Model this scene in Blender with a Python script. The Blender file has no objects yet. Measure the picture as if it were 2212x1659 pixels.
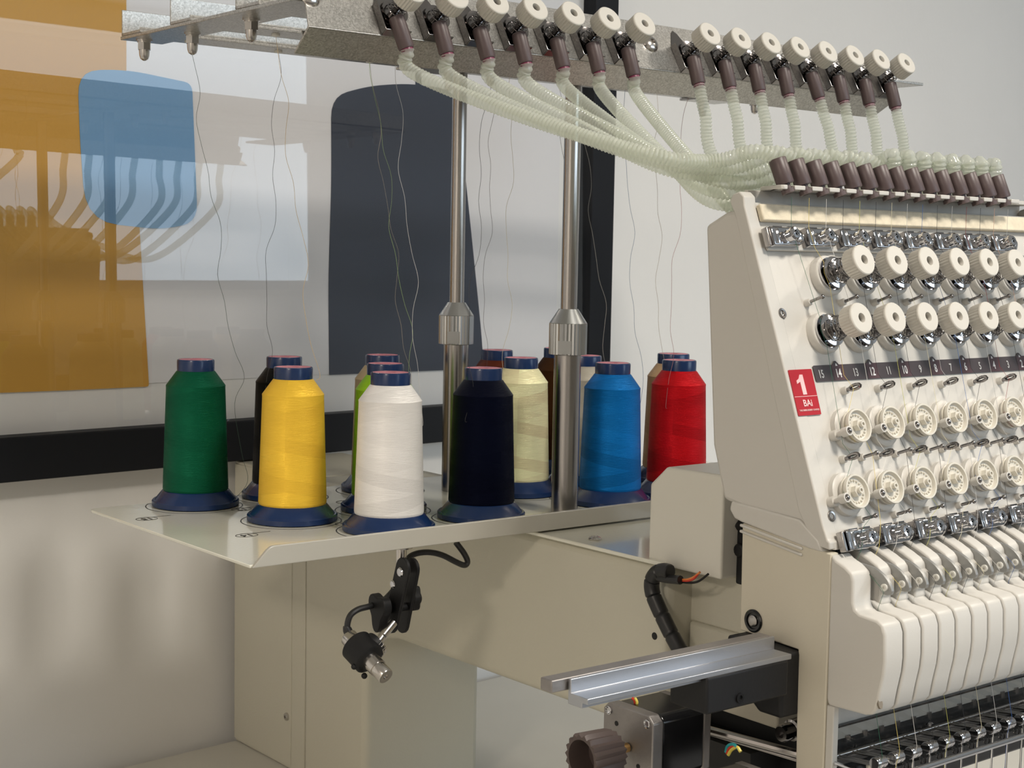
import bpy, math, random
from mathutils import Vector as V, Matrix
PI=math.pi
SC=bpy.context.scene; COL=SC.collection
# ------------------------------------------------------------------ camera
F=3292.87; CX,CY=1106.,829.5; YA,PT,RO=0.674510355,0.0846740414,0.0186298489
CAM=V((0,0,1.46))
fw=V((math.sin(YA)*math.cos(PT),math.cos(YA)*math.cos(PT),-math.sin(PT)))
r0=V((math.cos(YA),-math.sin(YA),0)); u0=r0.cross(fw)
rt=r0*math.cos(RO)+u0*math.sin(RO); up=-r0*math.sin(RO)+u0*math.cos(RO)
cd=bpy.data.cameras.new('camera'); cam=bpy.data.objects.new('camera',cd); COL.objects.link(cam)
cam.matrix_world=Matrix(((rt.x,up.x,-fw.x,CAM.x),(rt.y,up.y,-fw.y,CAM.y),(rt.z,up.z,-fw.z,CAM.z),(0,0,0,1)))
cd.sensor_fit='HORIZONTAL'; cd.sensor_width=36; cd.lens=F/2212*36; cd.clip_start=.02; cd.clip_end=60
cd.dof.use_dof=True; cd.dof.focus_distance=1.40; cd.dof.aperture_fstop=30
SC.camera=cam
SC.view_settings.view_transform='Standard'; SC.view_settings.look='None'
SC.view_settings.gamma=1; SC.view_settings.use_curve_mapping=False; SC.view_settings.exposure=0.95
# ------------------------------------------------------------------ world and lamps
w=bpy.data.worlds.new('world'); SC.world=w; w.use_nodes=True
w.node_tree.nodes['Background'].inputs[0].default_value=(.55,.62,.75,1); w.node_tree.nodes['Background'].inputs[1].default_value=.15
def area(name,loc,target,sx,sy,power,col,spread=180):
    l=bpy.data.lights.new(name,'AREA'); l.shape='RECTANGLE'; l.size=sx; l.size_y=sy; l.energy=power; l.color=col
    l.spread=math.radians(spread)
    o=bpy.data.objects.new(name,l); COL.objects.link(o); o.location=loc
    o.rotation_euler=(V(target)-V(loc)).to_track_quat('-Z','Y').to_euler(); return o
WA=math.radians(4.8); WX=V((math.cos(WA),math.sin(WA),0)); WN=V((-WX.y,WX.x,0)); W0=V((.998,1.875,0))
def wall(u,z,D=0): return W0+WX*u+WN*D+V((0,0,z))
LAMPS=[('ceiling_lamp',(1.05,-.25,2.72),.34,18,(1,.93,.83)),
       ('ceiling_lamp',(2.6,.1,2.72),.34,11,(1,.91,.80)),
       ('ceiling_lamp',(-2.3,-.55,2.72),.5,31,(1,.88,.74)),]
for n,l,s,p,c in LAMPS: area(n,l,(l[0],l[1],0),s,s,p,c)
area('window_daylight',wall(1.95,2.05,-5.15),wall(1.95,2.05,0),3.7,1.22,25,(.72,.87,1))
# ------------------------------------------------------------------ ray helpers (pixel on a known plane -> point)
def ray(x,y): return rt*((x-CX)/F)-up*((y-CY)/F)+fw
def PX(x,y,X): v=ray(x,y); return CAM+v*((X-CAM.x)/v.x)
def PY(x,y,Y): v=ray(x,y); return CAM+v*((Y-CAM.y)/v.y)
def PZ(x,y,Z): v=ray(x,y); return CAM+v*((Z-CAM.z)/v.z)
def PW(x,y,D):
    v=ray(x,y); o=W0+WN*D; t=((o-CAM).dot(WN))/v.dot(WN); p=CAM+v*t; return ((p-W0).dot(WX),p.z)
# ------------------------------------------------------------------ materials
def mat(name,col,rough=.5,metal=0,coat=0,bump=None,var=None,spec=.5,sheen=0,ior=None):
    m=bpy.data.materials.new(name); m.use_nodes=True; nt=m.node_tree; b=nt.nodes['Principled BSDF']
    b.inputs['Base Color'].default_value=(*col,1); b.inputs['Roughness'].default_value=rough; b.inputs['Metallic'].default_value=metal
    b.inputs['Coat Weight'].default_value=coat; b.inputs['Coat Roughness'].default_value=.08
    b.inputs['Specular IOR Level'].default_value=spec
    tc=nt.nodes.new('ShaderNodeTexCoord')
    if bump:
        sc,st=bump; n=nt.nodes.new('ShaderNodeTexNoise'); n.inputs['Scale'].default_value=sc; n.inputs['Detail'].default_value=3
        nt.links.new(tc.outputs['Object'],n.inputs['Vector'])
        bp=nt.nodes.new('ShaderNodeBump'); bp.inputs['Strength'].default_value=st; bp.inputs['Distance'].default_value=.001
        nt.links.new(n.outputs['Fac'],bp.inputs['Height']); nt.links.new(bp.outputs['Normal'],b.inputs['Normal'])
    if var:
        sc,am=var; n=nt.nodes.new('ShaderNodeTexNoise'); n.inputs['Scale'].default_value=sc; n.inputs['Detail'].default_value=4
        nt.links.new(tc.outputs['Object'],n.inputs['Vector'])
        r=nt.nodes.new('ShaderNodeValToRGB'); r.color_ramp.elements[0].position=.3; r.color_ramp.elements[1].position=.7
        r.color_ramp.elements[0].color=(*[c*(1-am) for c in col],1); r.color_ramp.elements[1].color=(*[min(1,c*(1+am)) for c in col],1)
        nt.links.new(n.outputs['Fac'],r.inputs['Fac']); nt.links.new(r.outputs['Color'],b.inputs['Base Color'])
    return m
M={}
M['wall']=mat('wall_paint',(.82,.81,.79),.85,bump=(90,.25),var=(3,.015))
M['ceil']=mat('ceiling_paint',(.8,.79,.77),.9,bump=(40,.1))
M['floor']=mat('floor_carpet',(.16,.155,.15),.95,bump=(400,.6),var=(60,.2))
M['table']=mat('cream_tabletop',(.62,.60,.54),.45,bump=(200,.05),var=(8,.02))
M['cream']=mat('cream_powder_coat',(.58,.555,.46),.38,coat=.15,bump=(420,.22),var=(5,.01))
M['creamrack']=mat('glossy_cream_enamel',(.80,.79,.69),.16,coat=.5,bump=(300,.08))
M['white']=mat('white_plastic',(.60,.58,.54),.42,bump=(900,.06))
M['beige']=mat('beige_enamel',(.62,.575,.47),.45,bump=(500,.08))
M['boxwhite']=mat('white_enamel',(.70,.68,.61),.35,bump=(300,.05))
M['lip']=mat('cream_enamel_shaded',(.47,.455,.405),.3,coat=.3)  # rack enamel with the shade of the lip's front face put into the colour
M['ivory']=mat('ivory_plastic',(.66,.63,.555),.35,bump=(700,.05))
M['knob']=mat('knob_plastic',(.62,.595,.54),.45)
M['chrome']=mat('chrome_plate',(.62,.62,.64),.07,1)
M['dark']=mat('black_nickel',(.30,.285,.28),.13,1)
M['steel']=mat('brushed_steel',(.42,.40,.385),.24,1,bump=(60,.05))
M['bolt']=mat('zinc_bolt',(.60,.57,.54),.2,1)
M['alu']=mat('satin_aluminium',(.46,.475,.51),.38,.9,bump=(800,.12))
M['motor']=mat('cast_aluminium',(.32,.30,.29),.48,.8,bump=(300,.2),var=(25,.15))
M['collar']=mat('satin_collar_steel',(.52,.53,.53),.3,1)
M['black']=mat('black_plastic',(.010,.010,.011),.5,bump=(300,.1),spec=.3)
M['blackgloss']=mat('black_gloss',(.010,.010,.011),.18)
M['frame']=mat('black_frame',(.008,.009,.012),.55,spec=.25)
M['rubber']=mat('black_sleeving',(.016,.016,.017),.38)
M['brown']=mat('brown_sleeve_plastic',(.085,.058,.058),.42)
M['brownknob']=mat('brown_knob_plastic',(.09,.066,.06),.5,bump=(500,.1))
M['purple']=mat('plum_ring',(.16,.02,.06),.4)
M['navycap']=mat('navy_plastic',(.006,.026,.10),.26,coat=.1)
M['sticker']=mat('pink_sticker',(.62,.22,.27),.6,var=(60,.3))
M['red']=mat('red_badge',(.43,.010,.020),.25,coat=.5)
M['pink']=mat('pale_pink_print',(.85,.55,.55),.35)
M['whiteprint']=mat('white_print',(.88,.88,.88),.4)
M['greyprint']=mat('grey_print',(.48,.48,.48),.4)
M['strip']=mat('charcoal_strip',(.060,.048,.052),.3,coat=.3)
M['strip2']=mat('maroon_strip',(.085,.045,.052),.3,coat=.3)
M['lineprint']=mat('black_line_print',(.02,.02,.02),.4)
M['brass']=mat('brass',(.65,.42,.18),.3,1)
M['wire_red']=mat('red_wire',(.6,.04,.02),.4); M['wire_orange']=mat('orange_wire',(.75,.22,.05),.4)
M['wire_yel']=mat('yellow_wire',(.75,.62,.12),.4); M['wire_teal']=mat('teal_wire',(.02,.30,.32),.4)
M['lever']=mat('grey_cast_lever',(.36,.36,.35),.42,.6,bump=(500,.15))
M['eye']=mat('ceramic_eye',(.78,.77,.72),.2)
M['paper']=mat('poster_paper',(.80,.80,.82),.7); M['mat']=mat('poster_margin',(.84,.84,.83),.7)
M['orange']=mat('print_orange',(.62,.34,.055),.6); M['blue']=mat('print_blue',(.17,.36,.62),.6); M['navy']=mat('print_navy',(.026,.036,.062),.6)
M['shade_grey']=mat('grey_shade_tone',(.34,.34,.345),.5,bump=(300,.05))  # grey that carries the shade below the needles in its colour
M['hole']=mat('hole_shade',(.22,.19,.15),.8)
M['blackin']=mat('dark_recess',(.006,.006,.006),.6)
# galvanised steel: flecked
def galv():
    m=mat('galvanised_steel',(.5,.5,.48),.36,.85); nt=m.node_tree; b=nt.nodes['Principled BSDF']
    tc=nt.nodes.new('ShaderNodeTexCoord'); v=nt.nodes.new('ShaderNodeTexVoronoi'); v.inputs['Scale'].default_value=650
    nt.links.new(tc.outputs['Object'],v.inputs['Vector'])
    r=nt.nodes.new('ShaderNodeValToRGB'); r.color_ramp.elements[0].color=(.36,.35,.33,1); r.color_ramp.elements[1].color=(.66,.65,.62,1)
    nt.links.new(v.outputs['Color'],r.inputs['Fac']); nt.links.new(r.outputs['Color'],b.inputs['Base Color'])
    bp=nt.nodes.new('ShaderNodeBump'); bp.inputs['Strength'].default_value=.35; bp.inputs['Distance'].default_value=.0006
    nt.links.new(v.outputs['Color'],bp.inputs['Height']); nt.links.new(bp.outputs['Normal'],b.inputs['Normal']); return m
M['galv']=galv()
def felt():
    m=mat('cream_felt',(.74,.66,.51),.95,bump=(1500,.4),var=(120,.10)); return m
M['felt']=felt()
# thread winding: fine rings of thread with crossing diagonal bands
def thread_mat(name,col,rough=.36,band=.16):
    m=mat(name,col,rough,0,spec=.9 if max(col)>.05 else .25); nt=m.node_tree; b=nt.nodes['Principled BSDF']; L=nt.links
    b.inputs['Anisotropic'].default_value=.85; b.inputs['Metallic'].default_value=.22 if max(col)>.05 else 0
    tg=nt.nodes.new('ShaderNodeTangent'); tg.direction_type='RADIAL'; tg.axis='Z'; L.new(tg.outputs[0],b.inputs['Tangent'])
    b.inputs['Specular Tint'].default_value=(*[min(1,c**.5) for c in col],1)
    tc=nt.nodes.new('ShaderNodeTexCoord'); sp=nt.nodes.new('ShaderNodeSeparateXYZ'); L.new(tc.outputs['Object'],sp.inputs[0])
    at=nt.nodes.new('ShaderNodeMath'); at.operation='ARCTAN2'; L.new(sp.outputs['Y'],at.inputs[0]); L.new(sp.outputs['X'],at.inputs[1])
    def band_(k,sl,off):   # z*k + angle*sl + noise
        a=nt.nodes.new('ShaderNodeMath'); a.operation='MULTIPLY_ADD'; a.inputs[1].default_value=k; a.inputs[2].default_value=off; L.new(sp.outputs['Z'],a.inputs[0])
        c=nt.nodes.new('ShaderNodeMath'); c.operation='MULTIPLY_ADD'; c.inputs[1].default_value=sl; L.new(at.outputs[0],c.inputs[0]); L.new(a.outputs[0],c.inputs[2]); return c
    cm=nt.nodes.new('ShaderNodeCombineXYZ'); b1=band_(75,1/(2*PI)*3,0); b2=band_(75,-1/(2*PI)*3,3)
    pg=[]
    for bb in (b1,b2):
        f=nt.nodes.new('ShaderNodeMath'); f.operation='FLOOR'; L.new(bb.outputs[0],f.inputs[0])
        wn=nt.nodes.new('ShaderNodeTexWhiteNoise'); wn.noise_dimensions='1D'; L.new(f.outputs[0],wn.inputs['W']); pg.append(wn)
    mx=nt.nodes.new('ShaderNodeMath'); mx.operation='MULTIPLY'; L.new(pg[0].outputs['Value'],mx.inputs[0]); L.new(pg[1].outputs['Value'],mx.inputs[1])
    # fine thread ripples
    mp=nt.nodes.new('ShaderNodeMapping'); mp.inputs['Scale'].default_value=(60,60,2600); L.new(tc.outputs['Object'],mp.inputs[0])
    n=nt.nodes.new('ShaderNodeTexNoise'); n.inputs['Scale'].default_value=1; n.inputs['Detail'].default_value=2; L.new(mp.outputs[0],n.inputs['Vector'])
    ad=nt.nodes.new('ShaderNodeMath'); ad.operation='MULTIPLY_ADD'; ad.inputs[1].default_value=.8; L.new(n.outputs['Fac'],ad.inputs[0]); L.new(mx.outputs[0],ad.inputs[2])
    r=nt.nodes.new('ShaderNodeValToRGB'); r.color_ramp.elements[0].position=.2; r.color_ramp.elements[1].position=1.2 if False else 1
    r.color_ramp.elements[0].color=(*[c*(1-band) for c in col],1); r.color_ramp.elements[1].color=(*[min(1,c*(1+band)) for c in col],1)
    L.new(ad.outputs[0],r.inputs['Fac']); L.new(r.outputs['Color'],b.inputs['Base Color'])
    bp=nt.nodes.new('ShaderNodeBump'); bp.inputs['Strength'].default_value=.45; bp.inputs['Distance'].default_value=.0006
    L.new(n.outputs['Fac'],bp.inputs['Height']); L.new(bp.outputs['Normal'],b.inputs['Normal'])
    rr=nt.nodes.new('ShaderNodeMath'); rr.operation='MULTIPLY_ADD'; rr.inputs[1].default_value=-.14; rr.inputs[2].default_value=rough+.05; L.new(mx.outputs[0],rr.inputs[0]); L.new(rr.outputs[0],b.inputs['Roughness'])
    return m
# clear picture glass: reflecting, otherwise see-through
def glass_mat(name,tint=(1,1,1),ior=1.5,rough=0.0,extra=None):
    m=bpy.data.materials.new(name); m.use_nodes=True; nt=m.node_tree; nt.nodes.clear(); L=nt.links
    o=nt.nodes.new('ShaderNodeOutputMaterial'); t=nt.nodes.new('ShaderNodeBsdfTransparent'); t.inputs[0].default_value=(*tint,1)
    g=nt.nodes.new('ShaderNodeBsdfGlossy'); g.inputs['Roughness'].default_value=rough
    f=nt.nodes.new('ShaderNodeFresnel'); f.inputs[0].default_value=ior; x=nt.nodes.new('ShaderNodeMixShader')
    ge=nt.nodes.new('ShaderNodeNewGeometry'); iv=nt.nodes.new('ShaderNodeMath'); iv.operation='SUBTRACT'; iv.inputs[0].default_value=1; L.new(ge.outputs['Backfacing'],iv.inputs[1])
    mu=nt.nodes.new('ShaderNodeMath'); mu.operation='MULTIPLY'; L.new(f.outputs[0],mu.inputs[0]); L.new(iv.outputs[0],mu.inputs[1])
    L.new(mu.outputs[0],x.inputs[0]); L.new(t.outputs[0],x.inputs[1]); L.new(g.outputs[0],x.inputs[2])
    last=x
    if extra:
        d=nt.nodes.new('ShaderNodeBsdfDiffuse'); d.inputs[0].default_value=(*extra[1],1); tl=nt.nodes.new('ShaderNodeBsdfTranslucent'); tl.inputs[0].default_value=(*extra[1],1)
        dm=nt.nodes.new('ShaderNodeMixShader'); dm.inputs[0].default_value=.4; L.new(d.outputs[0],dm.inputs[1]); L.new(tl.outputs[0],dm.inputs[2])
        y=nt.nodes.new('ShaderNodeMixShader'); y.inputs[0].default_value=extra[0]; L.new(x.outputs[0],y.inputs[1]); L.new(dm.outputs[0],y.inputs[2]); last=y
    L.new(last.outputs[0],o.inputs[0]); return m
M['glass']=glass_mat('picture_glass',(.98,.98,.98),1.75)
M['tube']=glass_mat('clear_coiled_tube',(.93,.95,.90),1.7,.06,(.40,(.80,.82,.76)))
M['acrylic']=glass_mat('clear_acrylic',(.93,.93,.92),1.5,.03,(.05,(.5,.5,.5)))
def emis(name,col,st):
    m=bpy.data.materials.new(name); m.use_nodes=True; b=m.node_tree.nodes['Principled BSDF']
    b.inputs['Emission Color'].default_value=(*col,1); b.inputs['Emission Strength'].default_value=st; b.inputs['Base Color'].default_value=(*col,1); return m
# ------------------------------------------------------------------ mesh helper
class MB:
    def __init__(s): s.v=[]; s.f=[]
    def add(s,vs,fs,mx=None):
        b=len(s.v); s.v+=[(mx@V(p) if mx else V(p)) for p in vs]; s.f+=[tuple(b+i for i in f) for f in fs]; return s
    def box(s,a,b,mx=None):
        x0,y0,z0=a; x1,y1,z1=b
        return s.add([(x0,y0,z0),(x1,y0,z0),(x1,y1,z0),(x0,y1,z0),(x0,y0,z1),(x1,y0,z1),(x1,y1,z1),(x0,y1,z1)],
            [(0,3,2,1),(4,5,6,7),(0,1,5,4),(1,2,6,5),(2,3,7,6),(3,0,4,7)],mx)
    def lathe(s,prof,n=24,mx=None,capa=True,capb=True,rib=None):  # prof: (r,z) bottom to top ; rib=(count,depth)
        vs=[];fs=[]
        for r,z in prof:
            for i in range(n):
                a=2*PI*i/n; rr=r
                if rib and r>rib[2]: rr=r-rib[1]*(i%2)
                vs.append((rr*math.cos(a),rr*math.sin(a),z))
        for k in range(len(prof)-1):
            for i in range(n):
                j=(i+1)%n; fs.append((k*n+i,k*n+j,(k+1)*n+j,(k+1)*n+i))
        if capa: fs.append(tuple(range(n-1,-1,-1)))
        if capb: fs.append(tuple((len(prof)-1)*n+i for i in range(n)))
        return s.add(vs,fs,mx)
    def cyl(s,p,q,r,n=16,r2=None):
        p=V(p);q=V(q); d=q-p; L=d.length; mx=Matrix.Translation(p)@d.to_track_quat('Z','Y').to_matrix().to_4x4()
        return s.lathe([(r,0),(r if r2 is None else r2,L)],n,mx)
    def rev(s,p,d,prof,n=20,rib=None,capa=True,capb=True):
        mx=Matrix.Translation(V(p))@V(d).to_track_quat('Z','Y').to_matrix().to_4x4(); return s.lathe(prof,n,mx,capa,capb,rib)
    def prism(s,poly,a,b,mx=None,axis='x'):   # polygon in the two other axes, extruded from a to b
        n=len(poly); vs=[]
        for t in (a,b):
            for (p,q) in poly: vs.append({'x':(t,p,q),'y':(p,t,q),'z':(p,q,t)}[axis])
        fs=[tuple(range(n)),tuple(range(2*n-1,n-1,-1))]+[(i,n+i,n+(i+1)%n,(i+1)%n) for i in range(n)]
        return s.add(vs,fs,mx)
    def tube(s,pts,r,n=8,closed=False,caps=True,rf=None):
        pts=[V(p) for p in pts]; N=len(pts); up_=None; vs=[];fs=[]
        for i,p in enumerate(pts):
            d=(pts[(i+1)%N]-pts[i-1]) if closed else (pts[min(i+1,N-1)]-pts[max(i-1,0)])
            if d.length<1e-9: d=V((0,0,1))
            d.normalize()
            if up_ is None: up_=d.orthogonal().normalized()
            up_=(up_-d*up_.dot(d)); up_.normalize(); sd=d.cross(up_)
            R=r if rf is None else rf(i)
            for k in range(n):
                a=2*PI*k/n; vs.append(p+(up_*math.cos(a)+sd*math.sin(a))*R)
        for i in range(N if closed else N-1):
            for k in range(n):
                j=(i+1)%N; l=(k+1)%n; fs.append((i*n+k,i*n+l,j*n+l,j*n+k))
        if not closed and caps: fs+= [tuple(range(n-1,-1,-1)),tuple((N-1)*n+k for k in range(n))]
        return s.add(vs,fs)
    def ball(s,c,r,n=10,sz=1):
        prof=[(max(1e-5,r*math.sin(PI*k/6)),-r*math.cos(PI*k/6)*sz) for k in range(7)]
        return s.lathe(prof,n,Matrix.Translation(V(c)))
    def build(s,name,m,parent=None,mx=None,bevel=0,sharp=35,seg=2,flat=False):
        me=bpy.data.meshes.new(name); base=V((0,0,0))
        if parent is not None and mx is None:
            base=wloc(parent)
        me.from_pydata([tuple(p-base) for p in s.v],[],s.f); me.update()
        import bmesh
        b=bmesh.new(); b.from_mesh(me); bmesh.ops.recalc_face_normals(b,faces=b.faces); b.to_mesh(me); b.free()
        me.materials.append(m)
        if not flat:
            me.polygons.foreach_set('use_smooth',[True]*len(me.polygons)); me.set_sharp_from_angle(angle=math.radians(sharp))
        o=bpy.data.objects.new(name,me); COL.objects.link(o)
        if parent is not None: o.parent=parent
        if mx is not None: o.matrix_basis=mx
        if bevel:
            bv=o.modifiers.new('bevel','BEVEL'); bv.width=bevel; bv.segments=seg; bv.limit_method='ANGLE'; bv.angle_limit=math.radians(30); bv.harden_normals=False
        return o
def wloc(o):
    p=V(o.location)
    while o.parent: o=o.parent; p+=V(o.location)
    return p
def tag(o,label=None,cat=None,group=None,kind=None):
    if label:o['label']=label
    if cat:o['category']=cat
    if group:o['group']=group
    if kind:o['kind']=kind
    return o
def thing(name,loc,label,cat,group=None):
    o=bpy.data.objects.new(name,None); o.empty_display_size=.02; COL.objects.link(o); o.location=loc; return tag(o,label,cat,group)
def dup(o,parent,mx):   # copy of a part with its sub-parts
    c=o.copy(); COL.objects.link(c); c.parent=parent; c.matrix_basis=mx
    for k in list(o.children):
        d=k.copy(); COL.objects.link(d); d.parent=c
    return c
def text(s,size,m,parent,mx,name='numeral',sx=1,extrude=.0001):
    cu=bpy.data.curves.new(name,'FONT'); cu.body=s; cu.size=size; cu.align_x='CENTER'; cu.align_y='CENTER'; cu.extrude=extrude; cu.offset=size*.018; cu.resolution_u=3
    t=bpy.data.objects.new(name,cu); COL.objects.link(t); bpy.context.view_layer.update()
    me=bpy.data.meshes.new_from_object(t); bpy.data.objects.remove(t); me.materials.clear(); me.materials.append(m)
    o=bpy.data.objects.new(name,me); COL.objects.link(o); o.parent=parent; o.matrix_basis=mx@Matrix.Diagonal((sx,1,1,1)); return o
def frame(o,x,y,z): return Matrix(((x.x,y.x,z.x,o.x),(x.y,y.y,z.y,o.y),(x.z,y.z,z.z,o.z),(0,0,0,1)))
def catmull(P,k=8):
    P=[V(p) for p in P]; Q=[P[0]*2-P[1]]+P+[P[-1]*2-P[-2]]; out=[]
    for i in range(1,len(Q)-2):
        a,b,c,d=Q[i-1:i+3]
        for j in range(k):
            t=j/k; out.append(.5*((2*b)+(c-a)*t+(2*a-5*b+4*c-d)*t*t+(3*b-a-3*c+d)*t**3))
    return out+[P[-1]]
# ------------------------------------------------------------------ room
def struct(o): o['kind']='structure'; return o
def wallbox(u0,u1,z0,z1,D0,D1):
    m=MB(); mx=frame(W0,WX,WN,V((0,0,1))); return m.box((u0,D0,z0),(u1,D1,z1),mx)
struct(wallbox(-4.5,5.2,0,2.8,0,.12).build('wall_back',M['wall']))
struct(wallbox(-4.62,-4.5,0,2.8,-5.3,.12).build('wall_left',M['wall']))
struct(wallbox(5.2,5.32,0,2.8,-5.3,.12).build('wall_right',M['wall']))
mw=MB(); fmx=frame(W0,WX,WN,V((0,0,1)))
for a,b,c,d in ((-4.5,.1,0,2.8),(3.8,5.2,0,2.8),(.1,3.8,0,1.35),(.1,3.8,2.65,2.8)): mw.box((a,-5.3,c),(b,-5.18,d),fmx)
struct(mw.build('wall_front',M['wall']))
struct(wallbox(-4.62,5.32,-.1,0,-5.3,.12).build('floor',M['floor']))
struct(wallbox(-4.62,5.32,2.8,2.9,-5.3,.12).build('ceiling',M['ceil']))
mw=MB()
for a,b,c,d in ((.1,.14,1.35,2.65),(3.76,3.8,1.35,2.65),(.1,3.8,1.35,1.39),(.1,3.8,2.61,2.65)): mw.box((a,-5.28,c),(b,-5.2,d),fmx)
wf=struct(mw.build('window_1',M['white']))
for n,l,s,p,c in LAMPS:
    hz=V((l[0],l[1],2.8)); side={1.05:'above the needle head',2.6:'near the right wall',-2.3:'towards the left wall'}[l[0]]
    t=thing('ceiling_light',hz,'square flush ceiling light '+side,'ceiling light')
    h=s/2+.02
    mm=MB()
    for a,b,c_,d in ((-h,-h,h,-s/2-.004),(-h,s/2+.004,h,h),(-h,-s/2,-s/2-.004,s/2),(s/2+.004,-s/2,h,s/2)):
        mm.box((hz.x+a,hz.y+b,2.71),(hz.x+c_,hz.y+d,2.8))
    mm.build('housing',M['white'],t)
# ------------------------------------------------------------------ framed print on the wall
fp=thing('framed_poster',wall(-.2,1.17),'large framed print of orange, blue and navy shapes behind glass, hung on the wall','picture')
GD=-.032
def wpoly(pts,D0,D1,name,m,parent,bevel=0):
    b=MB(); mx=frame(W0,WX,WN,V((0,0,1))); b.prism([(u,z) for u,z in pts],D0,D1,mx,'y'); return b.build(name,m,parent,bevel=bevel)
uL,uR,zB,zT=-1.25,.729,1.1735,2.32; bw=.055
for nm,pts in (('frame_bar',[(uL,zB),(uR,zB),(uR-bw,zB+bw),(uL+bw,zB+bw)]),('frame_bar',[(uR,zB),(uR,zT),(uR-bw,zT-bw),(uR-bw,zB+bw)]),
               ('frame_bar',[(uL,zT),(uR,zT),(uR-bw,zT-bw),(uL+bw,zT-bw)]),('frame_bar',[(uL,zB),(uL+bw,zB+bw),(uL+bw,zT-bw),(uL,zT)])):
    wpoly(pts,-.040,-.0005,nm,M['frame'],fp,.002)
b=MB(); ti=math.radians(-.8); gm=frame(wall(0,1.45,-.0305),WX,WN*math.cos(ti)+V((0,0,math.sin(ti))),V((0,0,math.cos(ti)))-WN*math.sin(ti))
b.box((uL+bw-.005,0,zB+bw-.005-1.45),(uR-bw+.005,.002,zT-bw+.005-1.45),gm); b.build('glass_pane',M['glass'],fp)
margin=wpoly([(uL+bw-.005,zB+bw-.005),(uR-bw+.005,zB+bw-.005),(uR-bw+.005,zT-bw+.005),(uL+bw-.005,zT-bw+.005)],-.012,-.004,'mount_board',M['mat'],fp)
sheet=wpoly([(uL+bw+.05,1.2835),(.6235,1.2835),(.6235,zT-bw-.05),(uL+bw+.05,zT-bw-.05)],-.014,-.0119,'print_sheet',M['paper'],fp)
def rnd(pts,r,k=5):
    out=[];n=len(pts)
    for i in range(n):
        p=V((*pts[i][:2],0)); a=V((*pts[i-1][:2],0)); b=V((*pts[(i+1)%n][:2],0)); R=pts[i][2] if len(pts[i])>2 else r
        if R<=0: out.append((p.x,p.y)); continue
        da=(a-p); db=(b-p); R=min(R,da.length*.45,db.length*.45); s_=p+da.normalized()*R; e=p+db.normalized()*R
        for j in range(k+1):
            t=j/k; q=s_*(1-t)**2+p*2*t*(1-t)+e*t*t; out.append((q.x,q.y))
    return out
def art(px,name,m,D,r):
    pts=[]
    for q in px:
        u,z=PW(q[0],q[1],D); pts.append((u,z)+((q[2],) if len(q)>2 else ()))
    o=wpoly(rnd(pts,r),D,D+.0012,name,m,sheet); return o
art([(273,-40,0),(273,152,0),(286,300,0),(302,500,0),(314,700,0),(322,835,.004),(150,843,0),(-60,851,0),(-300,862,0),(-300,-40,0)],'orange_shape',M['orange'],-.0150,0)
art([(168,152,.03),(272,150,.06),(415,180,.012),(421,330,.02),(427,480,.04),(350,496,.09),(186,478,.045),(173,300,.02)],'blue_shape',M['blue'],-.0158,.02)
art([(898,140,0),(910,140,0),(911,190,0),(898,190,0)],'navy_stem',M['navy'],-.0148,0)
art([(716,208,.03),(800,185,.03),(890,180,.04),(985,196,.03),(1000,330,.05),(1020,520,.05),(1040,720,.05),(1045,796,0),(712,810,0),(710,600,.05),(717,400,.05)],'navy_shape',M['navy'],-.0152,.03)
# ------------------------------------------------------------------ table
tb=thing('work_table',(1.1,1.15,0),'long cream table against the wall carrying the whole embroidery machine','table')
m=MB(); m.prism([(-1.2,.35),(2.6,.35),(2.6,1.99),(-1.2,1.665)],.745,.78,axis='z'); m.build('tabletop',M['table'],tb,bevel=.004)
for x,y in ((-1.1,.45),(2.5,.45),(-1.1,1.58),(2.5,1.85)):
    MB().box((x-.03,y-.03,0),(x+.03,y+.03,.745)).build('leg',M['alu'],tb,bevel=.003)
# ------------------------------------------------------------------ machine body
mc=thing('embroidery_machine',(1.085,1.4,.78),'cream embroidery machine body with rear column, long arm and lower drive motors','sewing machine')
XA,XB=.998,1.173
# column + arm in one casting
prof=[(1.668,.7805),(1.522,.7805),(1.522,.95),(1.515,.98),(1.495,.998),(1.46,1.0055),(1.008,1.0065),(1.008,1.1715),(1.668,1.1715)]
m=MB(); m.prism(prof,XA,XB); m.build('arm_casting',M['cream'],mc,bevel=.009,seg=4)
m=MB(); m.prism([(1.668,.7805),(1.853,.7805),(1.853,1.1715),(1.668,1.1715)],XA+.002,XB-.002); m.build('column_cover',M['cream'],mc,bevel=.0015)
m=MB(); m.prism([(1.7,.784),(1.8535,.784),(1.8535,1.168),(1.7,1.168)],XA+.0008,XB-.0008); m.build('rear_panel',M['cream'],mc,bevel=.0006)
sc_=MB(); p=PX(619,1548,XA); sc_.rev(p+V((.003,0,0)),(-1,0,0),[(.0035,0),(.0055,.002),(.005,.0045),(.002,.0055),(.002,.0035),(.0005,.0034)],16); sc_.build('panel_screw',M['bolt'],mc)
# top cover plate of the arm
m=MB(); m.prism([(.990,1.213),(1.18,1.213),(1.18,1.010),(.990,1.010)],1.1716,1.1755,axis='z'); m.build('arm_cover_plate',M['creamrack'],mc,bevel=.0012)
p=PZ(1285,1166,1.1755); m=MB(); m.rev(p,(0,0,1),[(.0065,0),(.0068,.0012),(.0055,.0028),(.003,.0038),(.002,.0022),(.0003,.002)],18); m.build('cover_screw',M['bolt'],mc)
p=PX(1414,1374,XA); m=MB(); m.rev(p+V((.004,0,0)),(-1,0,0),[(.0036,0),(.0036,.0043),(.0026,.0044)],16); m.build('grommet_hole',M['blackin'],mc)
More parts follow.
